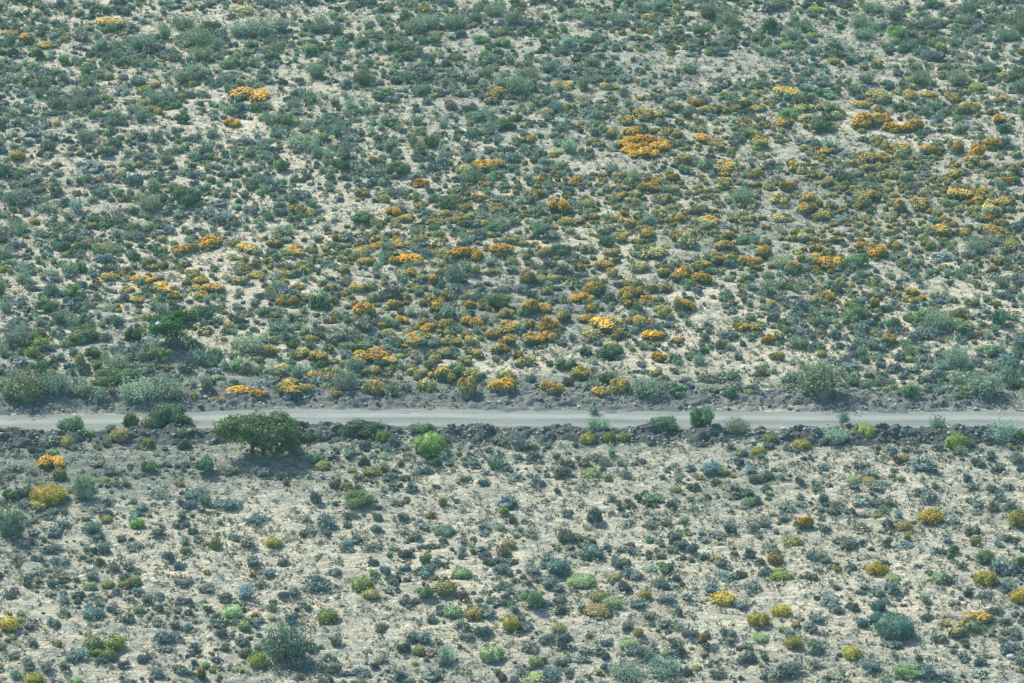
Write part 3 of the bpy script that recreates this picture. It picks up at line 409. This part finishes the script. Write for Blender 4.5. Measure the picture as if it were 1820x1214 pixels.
'1214 810': """K 215 805 130 75#wide golden cushion of the lower right|with a blue shrub behind;K 525 865 105 70#golden cushion in front and right|of the widest one;Y 400 910 105 75;L 520 665 120 50;Y 585 1025 90 60;Y 900 1085 100 65#bright yellow cushion low at the right|above the bottom edge;l 415 990 80 40;O 645 410 100 75#gold-flowered shrub in pale sand|at the lower right;y 585 485 100 55;r 495 580 80 60;K 1030 640 110 70#gold cushion leaning left|with a lime shoot beside;K 1315 365 125 75#gold and russet dome|at the upper lower-right;r 1185 405 80 60;y 1030 335 60 30;O 1195 455 35 35;Y 1785 385 100 95#tall yellow-green dome at the right edge|below the road;y 1555 480 60 50;Y 1610 700 110 85;K 1795 790 90 75;m 1590 945 200 95#broad orange-flecked mound at the lower right|near the edge;o 1460 975 100 60;m 1395 910 60 30;O 105 1005 45 50;m 180 580 80 40;m 90 130 40 25;m 265 120 30 20;m 600 915 50 25;l 1370 680 80 55;l 910 145 70 35;y 990 150 70 35;l 215 105 60 40;l 350 275 80 50;Y 1070 1165 50 20;Y 415 1125 30 15;l 1120 670 80 30;y 1180 30 60 40;g 1610 590 100 80;g 1800 610 70 80#fresh green bush at the right edge|among grey shrubs;g 1210 1190 150 70#vivid green shrub at the bottom edge|lower right;g 1255 1110 40 50;B 1300 1180 120 90;T 1130 985 190 140#largest teal dome|at the lower right;T 1040 835 75 65;T 1025 895 75 55;T 955 915 65 45;B 135 110 120 90;B 1270 90 150 90#large blue-grey shrub below the road|toward the right;B 1710 650 160 110;B 690 560 90 70;S 750 580 90 70;B 435 395 80 60;B 150 740 100 70;B 1115 740 100 80;B 30 985 110 80;B 320 820 90 60;B 680 950 80 60;S 240 680 130 60;S 310 650 80 50;S 370 740 110 60;S 690 680 90 50;S 1420 690 110 60;S 1720 700 110 50;S 770 800 120 60;S 820 850 90 50;S 1300 890 80 50;S 1660 850 90 50;S 1720 970 80 60;S 1360 1000 90 60;S 990 1160 120 90;S 345 1120 100 80;S 710 1060 110 100#tallest dark shrub near the lower right|between two yellow cushions;S 240 970 90 60;S 560 1180 150 100;S 500 1200 100 60;S 700 1130 80 50;S 1580 1120 80 60;S 1500 1110 50 30;S 1740 1050 110 70;S 145 1040 90 50;S 120 1080 40 25;S 60 190 70 50;S 270 200 80 60;D 335 220 70 40;S 380 150 70 50;S 910 190 60 50;S 1040 195 120 50;S 705 195 70 40;S 735 250 70 50;S 1080 290 110 60;S 550 300 110 60;S 830 290 110 40;S 130 235 40 30;S 260 420 70 60;S 170 440 80 35;S 100 425 40 25;S 390 420 100 60;S 540 350 70 40;S 950 410 90 40;S 870 490 150 50;S 1095 490 70 60;S 1180 495 80 40;S 1360 530 80 40;S 1540 430 90 70;S 1680 490 60 30;S 1440 365 80 35;S 1560 320 60 30;S 1290 240 150 40;S 1530 190 80 50;S 1640 190 60 40;S 1680 215 90 40;S 1690 250 80 40;S 1790 50 90 60;S 1680 100 70 50;S 1580 60 70 50;S 1510 140 60 50;S 930 75 70 50;S 300 60 60 50;S 40 540 80 80;S 20 780 60 50;S 440 640 80 50;S 415 590 70 40;S 350 540 70 50;S 470 520 80 40;S 570 980 80 50;S 720 890 100 60;S 1530 760 60 50;S 1620 775 110 40;S 940 745 50 30;S 1310 645 60 30;S 900 620 80 40;S 1490 610 50 50;S 1400 1205 90 50;S 1080 1200 80 30;S 190 1200 90 50;S 20 1180 60 60;S 1740 290 90 50;S 1330 100 60 60""",
}
plants = []   # dict: code, x, y, z, r, h, px, py, lab
for key, txt in T_.items():
    x0, y0 = map(float, key.split())
    for e in txt.split(';'):
        e = e.strip(); lab = None
        if '#' in e: e, lab = e.split('#')
        c, a, b_, w_, h_ = e.split(); a, b_, w_, h_ = (float(q)/3 for q in (a, b_, w_, h_))
        px = x0+a; py = y0+b_-.17*w_
        x, y, z = gpt(px, py); s = FP/proj(x, y, z)[2]
        r = .5*w_/s; hh = max((h_-.20*w_)/s/.93, .5*r)
        k_ = .88 if (py < 680 and c in 'GPDS') else .9 if c in 'SB' else 1.0
        r *= k_; hh *= k_
        plants.append(dict(code=c, x=x, y=y, z=z, r=r*1.08, h=hh*1.04, px=px, py=py-h_/2, lab=lab, w=w_))
# ------------------------------------------------------------------ scatter the rest, thrown on the ground in metres
cell = {}
def put(x, y, r):
    cell.setdefault((int(x//3), int(y//3)), []).append((x, y, r))
def free(x, y, r, k=.72):
    i, j = int(x//3), int(y//3)
    for a in (i-1, i, i+1):
        for b2 in (j-1, j, j+1):
            for (u, v, q) in cell.get((a, b2), ()):
                if (u-x)**2+(v-y)**2 < (k*(r+q))**2: return False
    return True
for p in plants: put(p['x'], p['y'], p['r'])
TREES = [(457, 812), (312, 622)]
for a, b_ in TREES: q = gpt(a, b_); put(q[0], q[1], 1.4)
FLOWERY = [(1300, 225, 260, 50, .55), (1500, 300, 280, 60, .45), (1250, 380, 330, 80, .65), (1750, 330, 130, 100, .5), (1550, 420, 260, 70, .5), (1150, 460, 220, 70, .35), (880, 480, 260, 80, .28), (380, 490, 160, 50, .42),
           (520, 460, 130, 50, .4), (660, 560, 160, 50, .25), (820, 600, 170, 60, .3), (720, 660, 190, 40, .35), (850, 350, 150, 50, .12), (720, 400, 130, 45, .3), (1350, 560, 160, 50, .12), (1600, 560, 120, 50, .1), (60, 60, 150, 40, .1)]
DENS = [(930, 545, 170, 45, -.25), (1240, 600, 100, 50, -.14), (1020, 425, 90, 35, -.2), (420, 610, 90, 25, -.2), (1610, 225, 80, 25, -.2), (1200, 380, 500, 130, .20), (200, 640, 300, 60, .25), (150, 250, 300, 260, .12), (880, 650, 90, 25, -.3), (250, 510, 200, 35, -.15)]
extra = []
rr = np.random.RandomState(21)
NT = 80000
bx = rr.uniform(-72, 72, NT); by = rr.uniform(-80, 130, NT)
ppx, ppy, _ = proj(bx, by, 0)
dens = np.where(ppy > 760, .30, .40)-.05*(ppy < 300)+G2(ppx, ppy, DENS)+.7*vn((bx+.5*by)/7., by/6., 61)+.75*vn((bx+.5*by)/3.0, by/2.6, 62)
flw = G2(ppx, ppy, FLOWERY)+.02+.25*vn(bx/6., by/4., 63)*(ppy < 720)
dens = np.where(ppy > 795, dens-.1, dens)
rt = road_t(bx, by)
for i in range(NT):
    x, y = bx[i], by[i]; rt_ = rt[i]
    if ppx[i] < -260 or ppx[i] > 2080: continue
    if -2.8 < rt_ < ROADW+2.6: continue
    up = ppy[i] < 740
    r = float(np.clip(rr.lognormal(math.log(.31 if up else .24), .55), .12, 1.1))
    if rr.uniform() > dens[i]: continue
    if not free(x, y, r, .62 if up else .8): continue
    k = rr.uniform()
    if k < flw[i]: c = rr.choice(['o', 'm', 'O'], p=[.50, .40, .10]); r = max(r, .30)
    else:
        k = rr.uniform()
        if up: c = 'G' if k < .10 else 'P' if k < .19 else 'D' if k < .25 else 'g' if k < .34 else 'B' if k < .52 else 'l' if k < .57 else 'y' if k < .60 else 'R' if k < .615 else 'S'
        else: c = 'B' if k < .16 else 'D' if k < .20 else 'l' if k < .25 else 'y' if k < .29 else 'R' if k < .32 else 'g' if k < .35 else 'P' if k < .39 else 'S'
    if c in 'GP': r = max(r, .38)
    if c in 'ly': r = min(r, .5)
    hh = r*(rr.uniform(1.5, 2.1) if c in 'GP' else rr.uniform(1.0, 1.4) if c in 'gD' else rr.uniform(.75, 1.25))
    put(x, y, r); extra.append(dict(code=c, x=x, y=y, z=float(ground_z(x, y)), r=r, h=hh, px=ppx[i], py=ppy[i], lab=None, w=2*r))
# which are things of their own: the largest in the picture, up to 300 of a kind
def inview(p): return -5 < p['px'] < 1825 and 0 < p['py'] < 1214
allp = plants+[e for e in extra]
byk = {}
for p in allp:
    p['size'] = p['r']*(p['h']+.4*p['r'])*(FP/proj(p['x'], p['y'], 0)[2])**2+(4000 if p['lab'] else 0)
    byk.setdefault(KIND[p['code']][0], []).append(p)
single, mass = [], []
CAP = {'low_shrub': 298, 'flowering_shrub': 298, 'grey_leaved_shrub': 180, 'tall_bush': 220, 'green_shrub': 170, 'cushion_shrub': 190, 'cushion_plant': 40}
for k, L in byk.items():
    L.sort(key=lambda p: -p['size']*(1 if inview(p) else 0))
    n = sum(inview(p) for p in L); n = min(n, CAP[k])
    single += L[:n]; mass += L[n:]
# ------------------------------------------------------------------ labels: what it is, and where from the nearest landmark
MARK = [p for p in single if p['lab']]
TREE_MARKS = [dict(px=450, py=765, lab='spreading tree'), dict(px=305, py=580, lab='slanting dark tree')]
def mname(p): return p['lab'].split('|')[0]
buckets = {}
DIRS = ['right of', 'upper right of', 'above', 'upper left of', 'left of', 'lower left of', 'below', 'lower right of']
for p in single:
    if p['lab']: p['label'] = p['lab'].replace('|', ' '); continue
    ms = MARK+TREE_MARKS
    m_ = min(ms, key=lambda q: (q['px']-p['px'])**2+((q['py']-p['py'])*1.5)**2)
    a = math.atan2((m_['py']-p['py'])*1.5, p['px']-m_['px']); s_ = int(round(a/(math.pi/4))) % 8
    buckets.setdefault((KIND[p['code']][5], mname(m_), s_), []).append((math.hypot(p['px']-m_['px'], p['py']-m_['py']), id(p), p))
ORD = ['', 'second', 'third', 'fourth', 'fifth', 'sixth', 'seventh', 'eighth', 'ninth', 'tenth', 'eleventh', 'twelfth', 'thirteenth', 'fourteenth', 'fifteenth', 'sixteenth', 'seventeenth', 'eighteenth', 'nineteenth', 'twentieth']
for (kd, mn, s_), L in buckets.items():
    L.sort(key=lambda q: (q[0], q[1]))
    for i, (_, _, p) in enumerate(L):
        p['label'] = '%s %s %s the %s' % (kd, 'just' if i == 0 else ORD[min(i, 19)], DIRS[s_], mn)
GROUPS = {'S': 'low grey shrubs over the slope', 'R': 'low grey shrubs over the slope', 'B': 'bluish-grey shrubs', 'O': 'orange-flowered shrubs', 'm': 'orange-flowered shrubs', 'o': 'orange-flowered shrubs',
          'Y': 'rounded cushion shrubs', 'y': 'rounded cushion shrubs', 'r': 'rounded cushion shrubs', 'K': 'rounded cushion shrubs', 'L': 'rounded cushion shrubs', 'l': 'rounded cushion shrubs', 'T': 'teal-green domed plants',
          'G': 'tall feathery bushes', 'P': 'tall feathery bushes', 'g': 'leafy green shrubs', 'D': 'leafy green shrubs'}
rr = np.random.RandomState(5)
def tint(c, rr, a=.17, hshift=.055):
    v = math.exp(rr.normal(0, a)); h = rr.normal(0, hshift)
    return (min(c[0]*v*(1+h), .95), min(c[1]*v, .95), min(c[2]*v*(1-h), .95))
for p in single:
    nm, ctg, pr, col, bc, _ = KIND[p['code']]
    if pr+'L' in ME and p['r'] > 1.0: pr = pr+'L'
    var = ME[pr][rr.randint(len(ME[pr]))]
    o = link(nm, var[0], None, (p['x'], p['y'], p['z']-.03*p['h']))
    o.scale = (p['r'], p['r']*rr.uniform(.85, 1.1), p['h']); o.rotation_euler = (0, 0, rr.uniform(-.6, .6)+(math.pi if rr.uniform() < .5 else 0))
    o.color = (*(tint(col, rr, .09, .03) if p['code'] in 'BKYT' else tint(col, rr)), 1)
    o['label'] = p['label']; o['category'] = ctg; o['group'] = GROUPS[p['code']]
    for j in range(1, len(var)):
        c = link(CHILD[pr], var[j], o)
        c.color = (*(tint(bc, rr, .12, .03) if bc else (1, 1, 1)), 1)
def merge(name, L, kindlab):
    P = [[], []]; 
    for p in L:
        nm, ctg, pr, col, bc, _ = KIND[p['code']]; var = PN[pr][rr.randint(len(PN[pr]))]
        a = rr.uniform(0, 6.283); ca, sa = math.cos(a), math.sin(a); M = np.array([[ca*p['r'], -sa*p['r'], 0], [sa*p['r'], ca*p['r'], 0], [0, 0, p['h']]])
        for j, (v, f, c) in enumerate(var):
            if CHILD.get(pr) == 'stem' and j == 1: continue
            if len(f) > 330 and j == 0:       # far small ones carry fewer, larger leaves
                keep = rr.uniform(size=len(f)) < 330/len(f); f = f[keep]; u, inv = np.unique(f, return_inverse=True)
                v2 = v[u]; f = inv.reshape(-1, 4); c = c[u]
                ctr = v2[f].mean(1); big = v2.copy(); sc_ = 1.7; 
                for q in range(4): big[f[:, q]] = ctr+(v2[f[:, q]]-ctr)*sc_
                v = big
            k = tint(bc if j else col, rr)
            P[1 if (j and bc) else 0].append((v@M.T+np.array([p['x'], p['y'], p['z']-.03*p['h']]), f, c*np.array(k)))
    V, F, K = cat(P[0]); fm = np.zeros(len(F), int)
    if P[1]:
        v, f, k = cat(P[1]); F = np.concatenate([F, f+len(V)]); V = np.concatenate([V, v]); K = np.concatenate([K, k]); fm = np.concatenate([fm, np.ones(len(f), int)])
    o = link(name, mesh_from(name, V, F, K, [M_LEAF, M_BLOOM], fm=fm)); o['kind'] = 'stuff'; o['label'] = kindlab; return o
fl = [p for p in mass if KIND[p['code']][4]]; ot = [p for p in mass if not KIND[p['code']][4]]
merge('flowering_undergrowth', fl, 'small gold and orange flowered scrub spread between the larger shrubs')
merge('shrubland_undergrowth', ot, 'small grey and green scrub covering the dry slope between the larger shrubs')
print('PLANTS', len(plants), 'extra', len(extra), 'single', len(single), 'mass', len(mass), {k: len(v) for k, v in byk.items()})
# ------------------------------------------------------------------ tufts, pebbles and rubble: nobody could count them
def scatter_tufts():
    n = 95000; x = rr.uniform(-66, 66, n); y = rr.uniform(-76, 120, n)
    px, py, _ = proj(x, y, 0); t = road_t(x, y)
    ok = (px > -150) & (px < 1970) & ((t < -2) | (t > ROADW+2.3)) & (rr.uniform(size=n) < np.where(py < 740, .62, .72)+.9*vn(x/4., y/3., 31)); x, y = x[ok], y[ok]; n = len(x)
    k = 7; z = ground_z(x, y); s = rr.uniform(.07, .25, n); P = np.repeat(np.stack([x, y, z], 1), k, 0); ss = np.repeat(s, k)
    d = rr.normal(size=(n*k, 3)); d[:, 2] = np.abs(d[:, 2])*.8+.1; P = P+d*ss[:, None]*.7
    pal = np.array([(.22, .26, .21), (.27, .31, .23), (.34, .33, .24), (.20, .25, .20), (.44, .42, .32), (.46, .42, .18)])
    c = np.repeat(pal[rr.choice(6, n, p=[.28, .22, .18, .18, .12, .02])], k, 0)*rr.uniform(.7, 1.3, (n*k, 1))
    V, F, K = leaves(P, d, ss*.9, rr, c, 1.4)
    o = link('dry_grass', mesh_from('dry_grass', V, F, K, [M_LEAF])); o['kind'] = 'stuff'; o['label'] = 'tiny dry tufts and seedlings scattered over the bare soil'
scatter_tufts()
def rocks(name, pts, lab, mat, pal):
    P0, F0 = cubesphere(2); out = []
    for (x, y, z, s) in pts:
        V = P0*(1+.22*rr.normal(size=(len(P0), 1)))*np.array([s, s*rr.uniform(.7, 1.1), s*rr.uniform(.5, .8)]); a = rr.uniform(0, 6.28)
        Rm = np.array([[math.cos(a), -math.sin(a), 0], [math.sin(a), math.cos(a), 0], [0, 0, 1]])
        out.append((V@Rm.T+np.array([x, y, z+s*.15]), F0, np.tile(np.array(pal[rr.randint(len(pal))])*rr.uniform(.8, 1.2), (len(V), 1))))
    V, F, K = cat(out); o = link(name, mesh_from(name, V, F, K, [mat])); o['kind'] = 'stuff'; o['label'] = lab
DG = [(.08, .09, .09), (.12, .135, .13), (.20, .225, .215), (.09, .10, .10), (.28, .31, .30)]; PG = [(.3, .31, .30), (.45, .45, .42), (.55, .54, .5)]
pts = []
for i in range(5200):
    x = rr.uniform(-62, 62)
    if i % 2: v = ROADW+rr.uniform(-.1, 2.6); y = road_far(x)-v; z = float(nearz(x, y, v))
    else: v = -rr.uniform(.1, 4.2); y = road_far(x)-v; z = float(farz(x, y, v))
    pts.append((x, y, max(z, float(ground_z(x, y))), float(np.clip(rr.lognormal(math.log(.085), .42), .04, .24))))
rocks('rubble', pts, 'broken stones and clods heaped along both road banks', M_STONE, DG*7+PG)
pts = []
for i in range(7000):
    x = rr.uniform(-64, 64); y = rr.uniform(-78, 110)
    if -1 < road_t(x, y) < ROADW+1: continue
    pts.append((x, y, float(ground_z(x, y)), float(np.clip(rr.lognormal(math.log(.05), .5), .03, .15))))
rocks('pebbles', pts, 'pale pebbles strewn over the dry ground', M_STONE, PG+[(.2, .2, .19), (.5, .46, .38), (.6, .56, .47)])
# single stones that stand out
STONES = [(510, 712, 18, (.36, .37, .35), 'large pale grey boulder on the far bank above the spreading tree'),
          (388, 750, 10, (.45, .46, .45), 'pale stone on the near bank at the spreading tree left edge'),
          (541, 712, 6, (.55, .55, .52), 'small whitish stone on the far bank right of the boulder'),
          (572, 722, 6, (.5, .5, .47), 'small whitish stone at the road edge above the near bank'),
          (318, 728, 8, (.5, .5, .48), 'pale stone at the far road edge above the dark bush'),
          (38, 725, 6, (.5, .5, .48), 'small pale stone on the far bank near the left edge'),
          (1029, 724, 6, (.6, .6, .57), 'white stone at the far road edge near the middle'),
          (518, 779, 12, (.42, .44, .43), 'bluish flat stone under the right side of the spreading tree'),
          (1797, 1170, 17, (.42, .44, .45), 'bluish-white rock near the lower right corner'),
          (1610, 1066, 9, (.6, .58, .52), 'white stone just above the largest teal dome'),
          (1507, 1046, 7, (.55, .53, .48), 'small white stone near the long grey shrub row at lower right'),
          (1392, 763, 9, (.55, .54, .5), 'pale slab stone on the near bank right of centre'),
          (1583, 1002, 8, (.4, .38, .42), 'mauve-grey stone above the leaning gold cushion'),
          (1118, 893, 7, (.5, .49, .44), 'light stone on bare sand below the road near the middle'),
          (590, 979, 8, (.5, .49, .45), 'light flat stone on sand at the lower left of centre')]
for sx, sy, w_, c, lab in STONES:
    x, y, z = gpt(sx, sy); s = FP/proj(x, y, z)[2]; r = .5*w_/s
    P0, F0 = cubesphere(5); V = P0.copy(); q = P0*1.7+sx
    V *= (1+.35*vn(q[:, 0]+q[:, 2]*.7, q[:, 1]-q[:, 2], int(sx)))[:, None]
    if 0 < road_t(x, y) < ROADW+3: z = max(z, float(nearz(x, y, road_t(x, y))))
    if -4.4 < road_t(x, y) <= 0: z = max(z, float(farz(x, y, road_t(x, y))))
    o = link('boulder' if w_ > 12 else 'stone', mesh_from('stone', V*np.array([r, r*.8, r*.6]), F0, np.tile(c, (len(V), 1)), [M_STONE], True), None, (x, y, z+r*.25)); o.rotation_euler = (0, 0, rr.uniform(0, 3))
    o['label'] = lab; o['category'] = 'rock' if w_ > 12 else 'stone'
# ------------------------------------------------------------------ the two trees
def tree(px, py, w_px, crown_px, seed, col, flat, lean, label, low=(), trunks=2):
    rr = np.random.RandomState(seed); x, y, z = gpt(px, py); s = FP/proj(x, y, z)[2]
    W = w_px/s/2; root = bpy.data.objects.new('spreading_tree', None); C.objects.link(root); root.location = (x, y, z)
    H = crown_px/s/.93                              # crown top height
    st = []; L = []
    cl = []
    nclump = 84
    for i in range(nclump):
        a = rr.uniform(0, 6.283); d = math.sqrt(rr.uniform(0, 1))*.86; cx, cy = d*W*math.cos(a), d*W*.72*math.sin(a)
        zz = H*(1-.13-flat*d**3)-rr.uniform(0, .36)*H*(1-.7*d*d)+lean*cx
        r = rr.uniform(.12, .20)*W; cl.append((np.array([cx, cy, zz]), np.array([r*1.25, r*1.2, r*.72]), rr.uniform(.6, 1.4)))
    for (lx, lz, lr) in low: cl.append((np.array([lx*W, -.1*W, lz*H]), np.array([lr, lr, lr*.8])*W, rr.uniform(.7, 1)))
    # limbs
    bases = [np.array([(.12*(k-.5*(trunks-1)))*2*W*.9, 0, -.2]) for k in range(trunks)]
    forks = []
    for k, b0 in enumerate(bases):
        top = np.array([b0[0]*1.1+rr.normal(0, .1), rr.normal(0, .15), H*.46])
        st.append(tube([b0, (b0+top)/2+np.array([rr.normal(0, .08), 0, 0]), top], [.036*W+.05, .03*W+.04, .026*W+.03], np.ones(3), 8)); forks.append(top)
    for c, r, tn in cl:
        b0 = min(forks, key=lambda f_: np.linalg.norm(f_-c)); mid = (b0+c)/2+np.array([0, 0, .06*H])+rr.normal(0, .05, 3)*W*.4
        st.append(tube([b0, mid, c], [.018*W+.02, .011*W+.01, .015], np.ones(3), 5))
    P, N, T = sample(rr, cl, 8000, -9, .5)
    P = P+rr.normal(0, .035, P.shape)*W*.6
    # loose outer twigs
    v, f, c = cat([leaves(P, N,   .024*W+.045, rr, tone3(rr, T, .32, .12)*np.array(col), 1.7)]+[(q[0], q[1], q[2]*np.array(col)) for q in cores(rr, [(a_, b_*.9, t_) for a_, b_, t_ in cl], 2, .5)])
    cr_ = link('crown', mesh_from('crown', v, f, c, [M_LEAF]), root)
    v, f, c = cat(st); link('trunk', mesh_from('trunk', v, f, c, [M_BARK], True), root)
    root['label'] = label; root['category'] = 'tree'
    return root
tree(457, 808, 156, 70, 3, (.125, .205, .08), .26, .0, 'spreading flat-topped olive-green tree standing just in front of the gravel road', low=((.62, .32, .2), (.85, .42, .18), (.5, .18, .22), (.98, .34, .12), (.05, .4, .22), (-.3, .46, .2), (.3, .38, .2), (-.6, .5, .17), (.15, .2, .14), (-.12, .14, .12), (.0, .30, .16)), trunks=2)
tree(310, 616, 92, 62, 8, (.075, .19, .065), .16, .14, 'slanting dark green flat-crowned tree on the slope beyond the road', low=((-.7, .42, .28), (-.3, .42, .26), (.1, .38, .24)), trunks=2)
# the bright scrap hung in front of the slanting tree
x, y, z = gpt(300, 622); P0, F0 = cubesphere(4); V = P0*(1+.25*vn(P0[:, 0]*2+3, P0[:, 1]*2+P0[:, 2]*2, 4))[:, None]*np.array([.24, .1, .12])
m, t, b = newmat('white_plastic'); b.inputs[0].default_value = (.85, .88, .9, 1); b.inputs['Roughness'].default_value = .25
k = np.array([-.30, -1.75, 2.35]); a_ = V@np.array([[math.cos(.5), 0, -math.sin(.5)], [0, 1, 0], [math.sin(.5), 0, math.cos(.5)]]).T
o = link('plastic_scrap', mesh_from('plastic_scrap', a_, F0, None, [m], True), None, (x-.72, y-1.5, z+3.1)); o['label'] = 'small shiny white scrap caught in the slanting dark tree'; o['category'] = 'litter'

# ------------------------------------------------------------------ the air between: pale, even haze
bm_v = np.array([[a, b_, c] for a in (-4300, 4300) for b_ in (-4300, 4300) for c in (-70, 175)], float)
hz = link('haze', mesh_from('haze', bm_v, [[0, 1, 3, 2], [4, 6, 7, 5], [0, 4, 5, 1], [2, 3, 7, 6], [0, 2, 6, 4], [1, 5, 7, 3]]))
m = bpy.data.materials.new('haze_air'); m.use_nodes = True; t = m.node_tree; t.nodes.clear()
ou = t.nodes.new('ShaderNodeOutputMaterial'); pv = t.nodes.new('ShaderNodeVolumePrincipled'); pv.inputs['Color'].default_value = (.45, .86, .90, 1); pv.inputs['Density'].default_value = .00017
t.links.new(pv.outputs[0], ou.inputs['Volume']); hz.data.materials.append(m); hz['kind'] = 'stuff'; hz['label'] = 'pale blue air over the slope'
